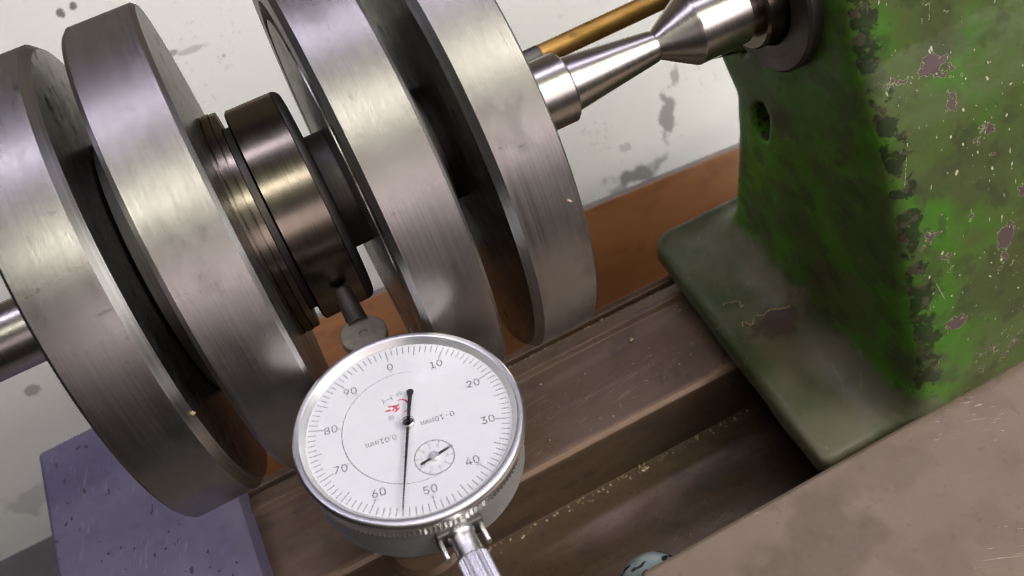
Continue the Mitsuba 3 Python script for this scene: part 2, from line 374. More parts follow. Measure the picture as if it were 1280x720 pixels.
def tube(pts, rad, sides=14, caps=True):
    p = np.asarray(pts, float)
    t = np.gradient(p, axis=0)
    t /= np.linalg.norm(t, axis=1, keepdims=True) + 1e-12
    up = np.array([0.13, 0.21, 0.97])
    a = np.cross(t, up)
    a /= np.linalg.norm(a, axis=1, keepdims=True) + 1e-9
    b = np.cross(t, a)
    an = np.arange(sides) * 2 * PI / sides
    rr = np.broadcast_to(rad, (len(p),))
    v = p[:, None] + rr[:, None, None] * (np.cos(an)[None, :, None] * a[:, None] + np.sin(an)[None, :, None] * b[:, None])
    i, j = np.meshgrid(np.arange(len(p) - 1), np.arange(sides), indexing='ij')
    q = np.stack([i * sides + j, i * sides + (j + 1) % sides, (i + 1) * sides + (j + 1) % sides, (i + 1) * sides + j], -1).reshape(-1, 4)
    f = [np.vstack([q[:, [0, 1, 2]], q[:, [0, 2, 3]]])]
    v = v.reshape(-1, 3)
    if caps:
        k = len(v)
        v = np.vstack([v, p[0], p[-1]])
        o = (len(p) - 1) * sides
        f.append(np.array([[k, (m + 1) % sides, m] for m in range(sides)] + [[k + 1, o + m, o + (m + 1) % sides] for m in range(sides)]))
    m = trimesh.Trimesh(v, np.vstack(f), process=False)
    m.fix_normals()
    return m


def surface_net(val, origin, h):
    """Naive surface nets of the zero level of val (negative inside)."""
    s = val < 0
    c = s[:-1, :-1, :-1].astype(np.int8)
    cnt = np.zeros_like(c)
    for d in np.ndindex(2, 2, 2):
        cnt += s[d[0]:s.shape[0] - 1 + d[0], d[1]:s.shape[1] - 1 + d[1], d[2]:s.shape[2] - 1 + d[2]]
    mix_ = (cnt > 0) & (cnt < 8)
    I = np.argwhere(mix_)
    idx = -np.ones(mix_.shape, int)
    idx[tuple(I.T)] = np.arange(len(I))
    acc, num = np.zeros((len(I), 3)), np.zeros(len(I))
    cor = list(np.ndindex(2, 2, 2))
    for a in cor:
        for ax in range(3):
            if a[ax] == 0:
                b = list(a)
                b[ax] = 1
                va = val[tuple((I + a).T)]
                vb = val[tuple((I + b).T)]
                hit = (va < 0) != (vb < 0)
                t = np.where(hit, va / np.where(hit, va - vb, 1), 0)
                pos = np.array(a, float)[None] + np.eye(3)[ax][None] * t[:, None]
                acc += pos * hit[:, None]
                num += hit
    V = (I + acc / num[:, None]) * h + origin
    F = []
    for ax in range(3):
        u, w = [(1, 2), (2, 0), (0, 1)][ax]
        sl0 = [slice(None)] * 3
        sl1 = [slice(None)] * 3
        sl0[ax], sl1[ax] = slice(0, -1), slice(1, None)
        A, B = s[tuple(sl0)], s[tuple(sl1)]
        for sign, M in ((1, A & ~B), (-1, ~A & B)):
            P = np.argwhere(M)
            ok = (P[:, u] > 0) & (P[:, w] > 0) & (P[:, u] < s.shape[u] - 1) & (P[:, w] < s.shape[w] - 1)
            P = P[ok]
            q = []
            for du, dw in ((1, 1), (0, 1), (0, 0), (1, 0)):
                Q = P.copy()
                Q[:, u] -= du
                Q[:, w] -= dw
                q.append(idx[tuple(Q.T)])
            q = np.stack(q, 1)
            F.append(q if sign > 0 else q[:, ::-1])
    q = np.vstack(F)
    q = q[(q >= 0).all(1)]
    return V, np.vstack([q[:, [0, 1, 2]], q[:, [0, 2, 3]]])


def sd_poly(P, Y, Z):
    P = np.asarray(P, float)
    d = np.full(Y.shape, 1e9)
    inside = np.zeros(Y.shape, bool)
    for a, b in zip(P, np.roll(P, -1, 0)):
        e = b - a
        wy, wz = Y - a[0], Z - a[1]
        t = np.clip((wy * e[0] + wz * e[1]) / (e @ e), 0, 1)
        d = np.minimum(d, (wy - e[0] * t) ** 2 + (wz - e[1] * t) ** 2)
        c = (a[1] > Z) != (b[1] > Z)
        x = a[0] + (Z - a[1]) / np.where(e[1] == 0, 1e-12, e[1]) * e[0]
        inside ^= c & (Y < x)
    return np.sqrt(d) * np.where(inside, -1, 1)


def smin(a, b, k):
    h = np.clip(0.5 + 0.5 * (b - a) / k, 0, 1)
    return b * (1 - h) + a * h - k * h * (1 - h)


def rounded(a, b, r):
    """Intersection of two solids with the common edge rounded by r."""
    u, w = a + r, b + r
    return np.minimum(np.maximum(u, w), 0) + np.hypot(np.maximum(u, 0), np.maximum(w, 0)) - r


# ------------------------------------------------------------------ the setting
for a in LAMPS:
    lamp_panel(*a)
for nm, lo, hi, mat in (('ceiling', (-3, -2.2, 1.72), (3, 2.6, 1.78), 'mat_room_ceiling'), ('operator_side_wall', (-3, -1.66, -1.0), (3, -1.60, 1.715), 'mat_room_wall'),
                        ('rear_wall', (-3, 2.2, -1.0), (3, 2.26, 1.715), 'mat_room_rear'), ('floor', (-3, -2.2, -1.06), (3, 2.6, -1.003), 'mat_room_floor')):
    obj(nm, mikit.ply(trimesh.creation.box(bounds=[lo, hi]), mat))
    labels[nm] = {'kind': 'structure'}

def lean(mesh):
    """From sheet coordinates (x, up the sheet, out of the sheet) into the place."""
    v_ = np.array(mesh.vertices)
    c_, s_ = math.cos(LEAN), math.sin(LEAN)
    mesh.vertices = np.stack([v_[:, 0], 0.15 + v_[:, 1] * s_ - v_[:, 2] * c_, -0.20 + v_[:, 1] * c_ + v_[:, 2] * s_], 1)
    return mesh


obj('splash_guard', mikit.ply(lean(rbox(-0.30, 0.62, -0.135, 0.222, -0.0025, 0.0, 0.0008, 4)), 'mat_white_sheet', smooth=30))
labels['splash_guard'] = {'label': 'dirty white painted sheet metal splash guard upright behind the crankshaft', 'category': 'splash guard'}
obj('chip_tray', mikit.ply(rbox(-0.62, 0.62, -0.40, 0.085, -0.325, -0.305, 0.002, 4), 'mat_tray_grey', smooth=30))
labels['chip_tray'] = {'kind': 'structure', 'label': 'grey grimy chip tray under the lathe bed'}

b = rbox(-0.115, 0.36, -0.112, 0.0, 0.0005, 0.0175, 0.0012, 5)
b.apply_transform(trimesh.transformations.rotation_matrix(math.radians(-3.45), [0, 0, 1], [-0.017, 0, 0]))
b.apply_translation([0, -0.0105, 0])
b = lean(b)
obj('back_board', mikit.ply(b, 'mat_rusty_board', smooth=30))
labels['back_board'] = {'label': 'orange brown board with a grimy grey top edge behind the lathe bed', 'category': 'board'}

# lathe bed: profile in (y, z) metres
ZB = -0.155
bed = [(0.0225, ZB - 0.12), (0.0225, ZB + 0.0005), (0.0192, ZB + 0.0005), (0.0186, ZB - 0.0026), (0.0168, ZB - 0.0026), (0.0160, ZB + 0.0006), (0.0105, ZB + 0.0022), (0.0085, ZB + 0.0022), (0.0068, ZB),
       (-0.0345, ZB), (-0.0363, ZB - 0.0016), (-0.0370, ZB - 0.0405), (-0.165, ZB - 0.0412), (-0.165, ZB - 0.12)]
obj('lathe_bed__way', mikit.ply(bar_x(bed, -0.36, 0.45, 0.0006), 'mat_bed_iron', smooth=25))
labels['lathe_bed'] = {'label': 'brown oily cast iron lathe bed with stepped ways running under the crankshaft', 'category': 'lathe bed'}

# carriage at the operator side
car = rbox(0.050, 0.42, -0.36, -0.1025, -0.1515, -0.1300, 0.0022, 8)
obj('carriage__wing', mikit.ply(car, 'mat_carriage_iron', smooth=40))
obj('carriage__apron', mikit.ply(rbox(0.07, 0.42, -0.36, -0.170, -0.28, -0.1518, 0.003, 6), 'mat_carriage_iron', smooth=40))
labels['carriage'] = {'label': 'flat scuffed brown grey carriage casting at the lower right corner', 'category': 'lathe carriage'}

v = trimesh.creation.icosphere(subdivisions=4, radius=1.0)
vv = v.vertices * np.array([0.0135, 0.0125, 0.011])
vv[:, 2] += 0.0010 * (meshkit.fbm(v.vertices * 2.2, 3, 4) - 0.5)
vv[:, 2] = np.maximum(vv[:, 2], -0.004)
v.vertices = vv + np.array([0.0545, -0.1040, -0.1465])
obj('bolt_cap__cap', mikit.ply(v, 'mat_chipped_teal', smooth=True))
turned('bolt_cap__shank', [[(-0.02, 0.0052), (0.012, 0.0052)]], 'mat_dark_steel', seg=32, to=lambda q: np.stack([q[:, 1] + 0.0545, q[:, 2] - 0.1035, q[:, 0] - 0.17], 1))
labels['bolt_cap'] = {'label': 'rounded pale teal cap with black chipped paint at the bottom edge beside the carriage', 'category': 'cap'}

# lilac grey block at lower left
import manifold3d as m3
blk = np.array([[-0.1475, 0.0705], [-0.0795, 0.0725], [-0.0745, 0.066], [-0.0745, -0.10], [-0.1475, -0.10]])


def block_mesh():
    pts = []
    s = m3.Manifold.sphere(0.0022, 32)
    for (x, y) in blk:
        x2 = x + (0.0022 if x < -0.1 else -0.0022)
        y2 = y + (-0.0022 if y > 0 else 0.0022)
        pts.append(s.translate([x2 + (0.0 if x < -0.1 else -0.005), y2, -0.1322]))
        pts.append(s.translate([x2, y2, -0.1380]))
        pts.append(s.translate([x2, y2, -0.190]))
    h = m3.Manifold.batch_hull(pts).to_mesh()
    return trimesh.Trimesh(h.vert_properties[:, :3], h.tri_verts, process=False)


obj('slide_block', mikit.ply(block_mesh(), 'mat_lilac_paint', smooth=35))
labels['slide_block'] = {'label': 'scratched lilac grey machine block at lower left below the leftmost crankshaft disc', 'category': 'machine slide'}

obj('bed_bracket', mikit.ply(rbox(-0.34, -0.135, 0.020, 0.1120, -0.275, -0.2420, 0.003, 5), 'mat_tray_grey', smooth=35))
labels['bed_bracket'] = {'label': 'dark grey iron bracket in the corner left of the lilac block', 'category': 'bracket'}

# ------------------------------------------------------------------ tailstock
h = 0.0016
X0, Y0, Z0 = 0.122, -0.122, -0.158
nx, ny, nz = int(0.228 / h), int(0.20 / h), int(0.228 / h)
X, Y, Z = np.meshgrid(X0 + h * np.arange(nx), Y0 + h * np.arange(ny), Z0 + h * np.arange(nz), indexing='ij')
prof = [(0.020, -0.170), (0.0165, -0.120), (0.0175, -0.075), (0.020, -0.058), (0.031, -0.047), (0.038, -0.030), (0.041, -0.010), (0.040, 0.015), (0.030, 0.034), (0.012, 0.044), (-0.008, 0.042), (-0.024, 0.030),
        (-0.034, 0.014), (-0.0435, -0.004), (-0.059, -0.026), (-0.080, -0.065), (-0.0955, -0.100), (-0.1015, -0.125), (-0.105, -0.170)]
d2 = sd_poly(prof, Y[0], Z[0])[None] + 0 * X
wave = (meshkit.fbm(np.stack([X, Y, Z], -1) * 55, 2, 3) - 0.5) * 0.0009
body = rounded(d2, 0.1700 - X, 0.0065)
body = rounded(body, X - 0.338, 0.004)
# foot: skewed slab with rounded corners
skew = X - (0.1318 + (Y + 0.100) * 0.040)
plan = rounded(rounded(-skew, Y - 0.0325, 0.009), -Y - 0.1000, 0.006)
foot = rounded(plan, np.maximum(Z + 0.1352 + (-(Y) - 0.03) * 0.012, -0.1478 - Z), 0.0034)
foot = np.maximum(foot, X - 0.342)
pad = np.maximum(np.maximum(0.147 - X, X - 0.34), np.maximum(np.maximum(Y - 0.004, -0.033 - Y), np.maximum(Z + 0.140, ZB + 0.0004 - Z)))
tail = smin(body, foot, 0.018)
tail = np.minimum(tail, pad) + wave
# oil recess with a broken lip in the end face, and the hole for the quill
rec = np.hypot(np.hypot((Y - 0.0005) / 1.0, (Z + 0.058) / 1.6), 0) - 0.0056
rec = np.maximum(rec, X - 0.184) + 0.9 * (meshkit.fbm(np.stack([X, Y, Z], -1) * 160, 2, 9) - 0.5) * 0.0016
tail = np.maximum(tail, -rec)
V, F = surface_net(tail, np.array([X0, Y0, Z0]), h)
m = trimesh.Trimesh(V, F, process=False)
m = trimesh.smoothing.filter_taubin(m, iterations=6)
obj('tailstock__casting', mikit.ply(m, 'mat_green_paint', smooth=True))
del X, Y, Z, d2, wave, body, foot, tail, rec, pad, skew, plan
turned('tailstock__collar_ring', [[(0.1712, 0.0265), (0.1662, 0.0265)], [(0.1662, 0.0265), (0.1652, 0.0255)], [(0.1652, 0.0255), (0.1652, 0.0165)]], 'mat_dark_steel', seg=160)
turned('tailstock__quill', [[(0.18, 0.0152), (0.1590, 0.0152)], [(0.1590, 0.0152), (0.1580, 0.0145)], [(0.1580, 0.0145), (0.1580, 0.0)]], 'mat_race_steel', seg=160)
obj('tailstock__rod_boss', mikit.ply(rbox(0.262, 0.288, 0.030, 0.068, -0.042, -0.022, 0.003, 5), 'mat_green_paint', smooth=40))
labels['tailstock'] = {'label': 'chipped green painted cast iron lathe tailstock standing on the bed at right', 'category': 'tailstock'}
labels['tailstock__collar_ring'] = {'label': 'dark steel ring round the quill'}
labels['tailstock__quill'] = {'label': 'bare steel quill'}

turned('dead_center__cone', [[(0.1215, 0.0029), (0.1367, 0.0116)], [(0.1367, 0.0116), (0.1372, 0.0118)]], 'mat_ground_steel', seg=160)
turned('dead_center__shank', [[(0.1372, 0.0118), (0.1550, 0.0116)], [(0.1550, 0.0116), (0.1558, 0.0108)], [(0.1558, 0.0108), (0.1562, 0.0098)], [(0.1562, 0.0098), (0.1582, 0.0098)]], 'mat_ground_steel', seg=160)
labels['dead_center'] = {'label': 'pointed bright steel lathe center pushed into the end of the tapered shaft', 'category': 'lathe center'}

# brass rod behind the centre
A, B = np.array([0.093, 0.060, -0.0345]), np.array([0.30, 0.060, -0.0300])
pp = [A + (B - A) * t for t in np.linspace(0.075, 1, 40)]
obj('brass_rod__rod', mikit.ply(tube(pp, 0.0042, 28), 'mat_brass', smooth=40))
obj('brass_rod__ferrule', mikit.ply(tube([A + (B - A) * t for t in np.linspace(-0.03, 0.074, 6)], 0.0044, 28), 'mat_dark_steel', smooth=40))
labels['brass_rod'] = {'label': 'round golden brass rod slanting behind the tapered shaft', 'category': 'rod'}
labels['brass_rod__ferrule'] = {'label': 'dull grey steel end'}

# ------------------------------------------------------------------ crankshaft
CR = 'crankshaft'
labels[CR] = {'label': 'bright steel crankshaft with four round flywheel discs held between lathe centers', 'category': 'crankshaft'}
R = 0.070


def web(x0, x1, cl, cr, hub, left_groove=False):
    """A flywheel disc from x0 to x1 with chamfers cl and cr; hub: radius where the faces stop."""
    k = obj(CR + '__web', None)
    v, f, uv = lathe([[(x0 + cl, R), (x1 - cr, R)]], seg=400)
    scene[k] = mikit.ply((v, f), 'mat_rim_steel', smooth=True, uv=uv)
    turned(k + '__chamfer', [[(x0, R - cl * 0.9), (x0 + cl, R)]], 'mat_chamfer_steel', seg=400)
    turned(k + '__chamfer', [[(x1 - cr, R), (x1, R - cr * 0.9)]], 'mat_chamfer_steel', seg=400)
    left = [[(x0, hub), (x0, R - cl * 0.9)]]
    if left_groove:
        left = [[(x0, hub), (x0, 0.0525)], [(x0, 0.0525), (x0 + 0.004, 0.0530)], [(x0 + 0.004, 0.0530), (x0 + 0.004, 0.0575)], [(x0 + 0.004, 0.0575), (x0, 0.0580)], [(x0, 0.0580), (x0, R - cl * 0.9)]]
    right = [[(x1, R - cr * 0.9), (x1, hub)]]
    turned(k + '__face', left, 'mat_web_face', seg=256)
    turned(k + '__face', right, 'mat_web_face', seg=256)


web(-0.0642, -0.0440, 0.0008, 0.0024, 0.010)
web(-0.0356, -0.0158, 0.0013, 0.0012, 0.010)
web(0.0147, 0.0340, 0.0016, 0.0009, 0.010, True)
web(0.0440, 0.0632, 0.0022, 0.0005, 0.010)
turned(CR + '__stub_journal', [[(-0.16, 0.0103), (-0.0640, 0.0103)]], 'mat_ground_steel')
turned(CR + '__thrust_disc', [[(-0.0432, 0.02), (-0.0432, 0.040)], [(-0.0432, 0.040), (-0.0372, 0.040)], [(-0.0372, 0.040), (-0.0372, 0.02)]], 'mat_dark_steel')
turned(CR + '__thrust_disc', [[(0.0348, 0.02), (0.0348, 0.040)], [(0.0348, 0.040), (0.0392, 0.040)], [(0.0392, 0.040), (0.0392, 0.02)]], 'mat_dark_steel')
turned(CR + '__inner_shaft', [[(-0.0439, 0.0182), (-0.0358, 0.0182)]], 'mat_dark_steel')
turned(CR + '__inner_shaft', [[(0.0341, 0.0182), (0.0439, 0.0182)]], 'mat_dark_steel')
# labyrinth rings beside the second disc
turned(CR + '__seal_ring', [[(-0.0158, 0.0352), (-0.0150, 0.0352)], [(-0.0150, 0.0352), (-0.0150, 0.0335)], [(-0.0150, 0.0335), (-0.0144, 0.0335)], [(-0.0144, 0.0335), (-0.0144, 0.0352)],
                            [(-0.0144, 0.0352), (-0.0124, 0.0352)], [(-0.0124, 0.0352), (-0.0124, 0.0340)]], 'mat_race_steel')
turned(CR + '__seal_ring', [[(-0.0124, 0.0338), (-0.0119, 0.0338)], [(-0.0119, 0.0338), (-0.0119, 0.0350)], [(-0.0119, 0.0350), (-0.0103, 0.0348)], [(-0.0103, 0.0348), (-0.0103, 0.0300)]], 'mat_race_steel')
turned(CR + '__groove', [[(-0.0104, 0.0295), (-0.0080, 0.0295)]], 'mat_dark_steel')
arc = [(0.0062 + 0.0026 * math.sin(t), 0.0314 + 0.0026 * math.cos(t)) for t in np.linspace(0, PI / 2, 7)]
turned(CR + '__bearing_race', [[(-0.0082, 0.0300), (-0.0082, 0.0330)], [(-0.0082, 0.0330), (-0.0076, 0.0340)], [(-0.0076, 0.0340), (0.0060, 0.0340)]], 'mat_race_steel')
turned(CR + '__race_shoulder', [arc, [(0.0088, 0.0314), (0.0088, 0.018)]], 'mat_dark_steel')
turned(CR + '__narrow_journal', [[(0.0086, 0.0182), (0.0150, 0.0182)]], 'mat_dark_steel')
turned(CR + '__collar', [[(0.0630, 0.0116), (0.0906, 0.0116)], [(0.0906, 0.0116), (0.0913, 0.0109)], [(0.0913, 0.0109), (0.0913, 0.0092)]], 'mat_ground_steel')
turned(CR + '__taper', [[(0.0913, 0.0092), (0.1236, 0.0053)], [(0.1236, 0.0053), (0.1243, 0.0050), (0.1246, 0.0044)], [(0.1246, 0.0044), (0.1244, 0.0020)]], 'mat_ground_steel')
labels[CR + '__taper'] = {'label': 'polished tapered shaft end'}
labels[CR + '__bearing_race'] = {'label': 'polished bearing race between the two middle discs'}

# ------------------------------------------------------------------ dial indicator; local frame: x right, y along the plunger, z out of the face, millimetres
DI = 'dial_indicator'
labels[DI] = {'label': 'silver dial indicator with a white face and black pointer touching the crankshaft', 'category': 'dial indicator'}
DC = np.array([0.0004, -0.0938, 0.010])
DN = np.array([0.0994, 0.0521, 1.0])
DN /= np.linalg.norm(DN)
DY = np.array([0, 1, 0]) - DN * DN[1]
DY /= np.linalg.norm(DY)
DX = np.cross(DY, DN)
DM = np.stack([DX, DY, DN], 1) * 1e-3


def dial(q):
    return np.asarray(q, float) @ DM.T + DC


def about_z(q):                       # lathe x -> dial z
    return dial(np.stack([q[:, 1], q[:, 2], q[:, 0]], 1))


def about_y(off=(0, 0)):
    return lambda q: dial(np.stack([q[:, 1] + off[0], q[:, 0], q[:, 2] + off[1]], 1))


def dial_turned(part, strips, mat, to=about_z, seg=200, **kw):
    v, f, uv = lathe(strips, seg=seg, **kw)
    return obj(DI + '__' + part, mikit.ply((to(v), f), mat, smooth=True, uv=uv * 1e-3))


rr = [(-0.6 + 1.5 * math.sin(t) * 1.0, 26.6 + 0.8 * math.cos(t)) for t in np.linspace(-0.9, PI / 2, 10)]
dial_turned('bezel', [rr, [(0.9, 26.6), (0.95, 26.0), (0.8, 25.5)], [(0.8, 25.5), (-0.75, 24.3)], [(-0.75, 24.3), (-1.1, 24.25)]], 'mat_chrome')
# knurled grip: teeth round the edge
nk = 150
ka = np.linspace(0, 2 * PI, nk * 4, endpoint=False)
kr = 26.75 + 0.22 * np.sign(np.sin(ka * nk)) * np.minimum(1, np.abs(np.sin(ka * nk)) * 1.6)
prof_z = [(-1.7, -0.35), (-2.0, 0.0), (-4.6, 0.0), (-4.9, -0.35)]
kv = np.vstack([np.stack([(kr + dr_) * np.cos(ka), (kr + dr_) * np.sin(ka), 0 * ka + z_], 1) for z_, dr_ in prof_z])
n4 = len(ka)
kf = np.array([[i * n4 + j, i * n4 + (j + 1) % n4, (i + 1) * n4 + (j + 1) % n4, (i + 1) * n4 + j] for i in range(3) for j in range(n4)])[:, ::-1]
obj(DI + '__knurled_ring', mikit.ply((dial(kv), kf), 'mat_chrome'))
dial_turned('case', [[(-1.6, 26.4), (-1.7, 26.2)], [(-4.8, 26.3), (-5.3, 26.0)], [(-5.3, 26.0), (-15.2, 26.0), ], [(-15.2, 26.0), (-16.3, 25.5), (-16.8, 24.4)], [(-16.8, 24.4), (-16.8, 0.01)]], 'mat_case_aluminium')
dial_turned('dial_face', [[(-1.0, 24.4), (-1.0, 0.001)]], 'mat_dial_white')
dial_turned('crystal', [[(0.82, r_) for r_ in (25.4, 0.01)]], 'mat_crystal')

ZF = -0.97                            # print lies on the face


def flat(polys, z=ZF):
    """Flat print: a list of (n, 2) outlines (convex) in dial millimetres."""
    V, F, at = [], [], 0
    for p in polys:
        p = np.asarray(p, float)
        V.append(np.c_[p, np.full(len(p), z)])
        F.append(np.array([[0, i, i + 1] for i in range(1, len(p) - 1)]) + at)
        at += len(p)
    return dial(np.vstack(V)), np.vstack(F)


def line(a, b, w):
    a, b = np.asarray(a, float), np.asarray(b, float)
    n = (b - a) / (np.linalg.norm(b - a) + 1e-9)
    n = np.array([-n[1], n[0]]) * w / 2
    return [a + n, b + n, b - n, a - n]


def pol(r, cw):
    a = math.radians(cw)
    return np.array([r * math.sin(a), r * math.cos(a)])


ROT = 6.6                             # the bezel scale is turned by this much
tk = []
for i in range(100):
    a = ROT + 3.6 * i
    r0 = 20.3 if i % 10 == 0 else 20.9 if i % 5 == 0 else 21.8
    tk.append(line(pol(23.9, a), pol(r0, a), 0.17))
obj(DI + '__scale_marks', mikit.ply(flat(tk), 'mat_ink_grey'))


def text(s, height, center, rot_cw, bold=False, z=ZF, squash=1.0):
    t = meshkit.text_mesh(s, height, 0.0002, bold)
    v = np.array(t.vertices)
    v[:, :2] -= (v[:, :2].max(0) + v[:, :2].min(0)) / 2
    v[:, 0] *= squash
    a = math.radians(-rot_cw)
    R2 = np.array([[math.cos(a), -math.sin(a)], [math.sin(a), math.cos(a)]])
    top = np.isclose(v[:, 2], v[:, 2].max())
    keep = top[t.faces].all(1)
    xy = v[:, :2] @ R2.T + np.asarray(center, float)
    return dial(np.c_[xy, np.full(len(xy), z)]), np.array(t.faces)[keep]


def joined(parts):
    V, F, at = [], [], 0
    for v, f in parts:
        V.append(v)
        F.append(f + at)
        at += len(v)
    return np.vstack(V), np.vstack(F)


for i in range(10):
    a = ROT + 36 * i
    obj(DI + '__numeral', mikit.ply(text(str(i * 10), 2.0, pol(18.5, a), ROT + 3), 'mat_ink_grey'))
    j = (10 - i) % 10
    obj(DI + '__small_numeral', mikit.ply(text(str(j * 10), 0.75, pol(18.6 - 1.75 * (1 if math.cos(math.radians(a)) > -0.3 else -1), a), ROT + 3), 'mat_ink_pale'))

arcp = [line(pol(15.8, a), pol(15.8, a + 3.05), 0.20 - 0.0012 * abs(a + 95)) for a in range(-190, 22, 3)]
obj(DI + '__plate_line', mikit.ply(flat(arcp), 'mat_ink_grey'))
obj(DI + '__lettering', mikit.ply(joined([text('0-10mm', 1.4, (6.6, -1.7), 186), text('0.01mm', 1.4, (-7.4, -1.2), 186)]), 'mat_ink_grey'))
obj(DI + '__lettering', mikit.ply(joined([text('5P', 0.95, (1.1, 9.6), 180), flat([line((-3.1, 8.4), (-3.1, 10.2), 0.12), line((-0.9, 8.4), (-0.9, 10.2), 0.12), line((-3.1, 9.3), (-0.9, 9.3), 0.12)])]), 'mat_ink_grey'))
ring = [line(pol(0.62, a) + [-3.0, 3.9], pol(0.62, a + 30) + [-3.0, 3.9], 0.13) for a in range(0, 360, 30)]
obj(DI + '__lettering', mikit.ply(joined([flat(ring), text('R', 0.6, (-3.0, 3.9), 180)]), 'mat_ink_grey'))
lg = []
for k in range(12):                   # red emblem: an open crescent with three flame strokes
    a0, a1 = -20 + k * 18, -20 + (k + 1) * 18
    f0 = lambda a: np.array([0.55, 5.9]) + pol(1.7, a) * [0.9, 1.15]
    lg.append(line(f0(a0), f0(a1 + 1.5), 0.18 + 0.22 * math.sin(PI * (k + 0.5) / 12)))
lg += [line((-3.6, 6.3), (-2.3, 6.0), 0.42), line((-2.6, 7.2), (-0.4, 6.5), 0.36), line((-2.1, 5.6), (0.1, 6.7), 0.34), line((-1.7, 5.0), (-0.2, 5.7), 0.36), line((-1.4, 6.9), (-0.7, 5.2), 0.34)]
obj(DI + '__emblem', mikit.ply(flat(lg), 'mat_ink_red'))
labels[DI + '__emblem'] = {'label': 'red emblem on the dial face'}

# small dial
SD = np.array([1.9, -11.1])
sr = 4.55
sm = [line(SD + pol(sr, a), SD + pol(sr, a + 10.3), 0.20) for a in range(0, 360, 10)]
sm += [line(SD + pol(sr, 180 + 36 * i), SD + pol(sr - 0.95, 180 + 36 * i), 0.13) for i in range(10)]
obj(DI + '__small_scale', mikit.ply(flat(sm), 'mat_ink_grey'))
obj(DI + '__small_scale_numerals', mikit.ply(joined([text(str(i), 0.75, SD + pol(2.95, 180 + 36 * i), 180) for i in range(10)]), 'mat_ink_grey'))
e = math.radians(0)
pd = np.array([8.4, 0.5])
sdir = (np.array([7.0, -10.3]) - SD)
sdir /= np.linalg.norm(sdir)
nn = np.array([-sdir[1], sdir[0]])


def plate(outline, z0, z1):
    m_ = trimesh.creation.extrude_polygon(__import__('shapely').geometry.Polygon(outline), z1 - z0, engine='earcut')
    v_ = np.array(m_.vertices)
    v_[:, 2] += z0
    return dial(v_), m_.faces


SP = DI + '__small_pointer'
obj(SP, mikit.ply(plate([SD - sdir * 3.6 + nn * 0.24, SD - sdir * 3.6 - nn * 0.24, SD - nn * 0.26, SD + sdir * 2.4 - nn * 0.3, SD + sdir * 4.9, SD + sdir * 2.4 + nn * 0.3, SD + nn * 0.26], -0.75, -0.6), 'mat_ink_black'))
dial_turned('small_pointer__hub', [[(-0.9, 1.2), (-0.35, 1.2)], [(-0.35, 1.2), (-0.2, 1.0)], [(-0.2, 1.0), (-0.2, 0.01)]], 'mat_chrome', seg=48, to=lambda q: dial(np.stack([q[:, 1] + SD[0], q[:, 2] + SD[1], q[:, 0]], 1)))
# main pointer: long thin side at 204 degrees, counterweight end opposite
pa = pol(1, 204.3)
pn = np.array([-pa[1], pa[0]])
pc = -pa
out = [pa * 22.9 + pn * 0.10, pa * 9 + pn * 0.28, pn * 0.34, pc * 7.6 + pn * 0.50, pc * 8.3 + pn * 0.82, pc * 9.1 + pn * 0.82, pc * 9.5 + pn * 0.35,
       pc * 9.5 - pn * 0.35, pc * 9.1 - pn * 0.82, pc * 8.3 - pn * 0.82, pc * 7.6 - pn * 0.50, -pn * 0.34, pa * 9 - pn * 0.28, pa * 22.9 - pn * 0.10]
obj(DI + '__pointer', mikit.ply(plate(out, 0.05, 0.25), 'mat_ink_black'))
dial_turned('pointer__hub', [[(-0.9, 1.35), (-0.1, 1.35)], [(-0.1, 1.35), (-0.1, 1.0)]], 'mat_chrome', seg=48)
dial_turned('pointer__hub_cap', [[(0.0, 1.55), (0.55, 1.55)], [(0.55, 1.55), (0.75, 1.3)], [(0.75, 1.3), (0.75, 0.32)]], 'mat_chrome', seg=48)
dial_turned('pointer__pin', [[(0.75, 0.32), (0.62, 0.25)], [(0.62, 0.25), (0.62, 0.01)]], 'mat_black', seg=24)

# stem at the back of the dial, dust cap at the front, clamp ears
so = (0.4, -9.0)
dial_turned('stem', [[(24.5, 3.2), (31.0, 3.2)], [(31.0, 3.2), (31.2, 3.0)], [(31.2, 3.0), (31.2, 0.1)]], 'mat_dark_steel', seg=64, to=about_y((0.4, -12.0)))
dial_turned('contact_disc', [[(-11.2, 6.3), (-8.9, 6.3)], [(-8.9, 6.3), (-8.6, 6.0)], [(-8.6, 6.0), (-8.6, 1.25)], [(-8.6, 1.25), (-9.3, 1.1)], [(-9.3, 1.1), (-9.3, 0.01)], [(-11.2, 0.01), (-11.2, 6.3)]], 'mat_dull_iron', seg=96,
            to=lambda q: dial(np.stack([q[:, 1] + 0.9, q[:, 2] + 39.6, q[:, 0]], 1)))
labels[DI + '__contact_disc'] = {'label': 'dull grey round disc with a centre pin on the plunger'}
dial_turned('contact_tip', [[(43.5, 3.4), (47.0, 2.9)], [(47.0, 2.9), (58.3, 2.5)], [(58.3, 2.5), (59.4, 1.6), (59.8, 0.1)]], 'mat_dark_steel', seg=48, to=about_y((1.0, -10.4)))
dial_turned('dust_cap', [[(-25.0, 3.3), (-27.6, 3.3)], [(-27.6, 3.3), (-28.2, 3.0)], [(-28.2, 3.0), (-33.5, 3.15)]], 'mat_chrome', seg=64, to=about_y(so))
ka = np.linspace(0, 2 * PI, 26 * 6, endpoint=False)
kr = 3.45 + 0.17 * np.clip(np.sin(ka * 26) * 2.2, -1, 1)
kv = np.vstack([np.stack([(kr * s_) * np.cos(ka) + so[0], 0 * ka + y_, (kr * s_) * np.sin(ka) + so[1]], 1) for y_, s_ in ((-33.4, 0.9), (-33.9, 1.0), (-41.5, 1.0), (-42.2, 0.9), (-42.2, 0.01))])
n4 = len(ka)
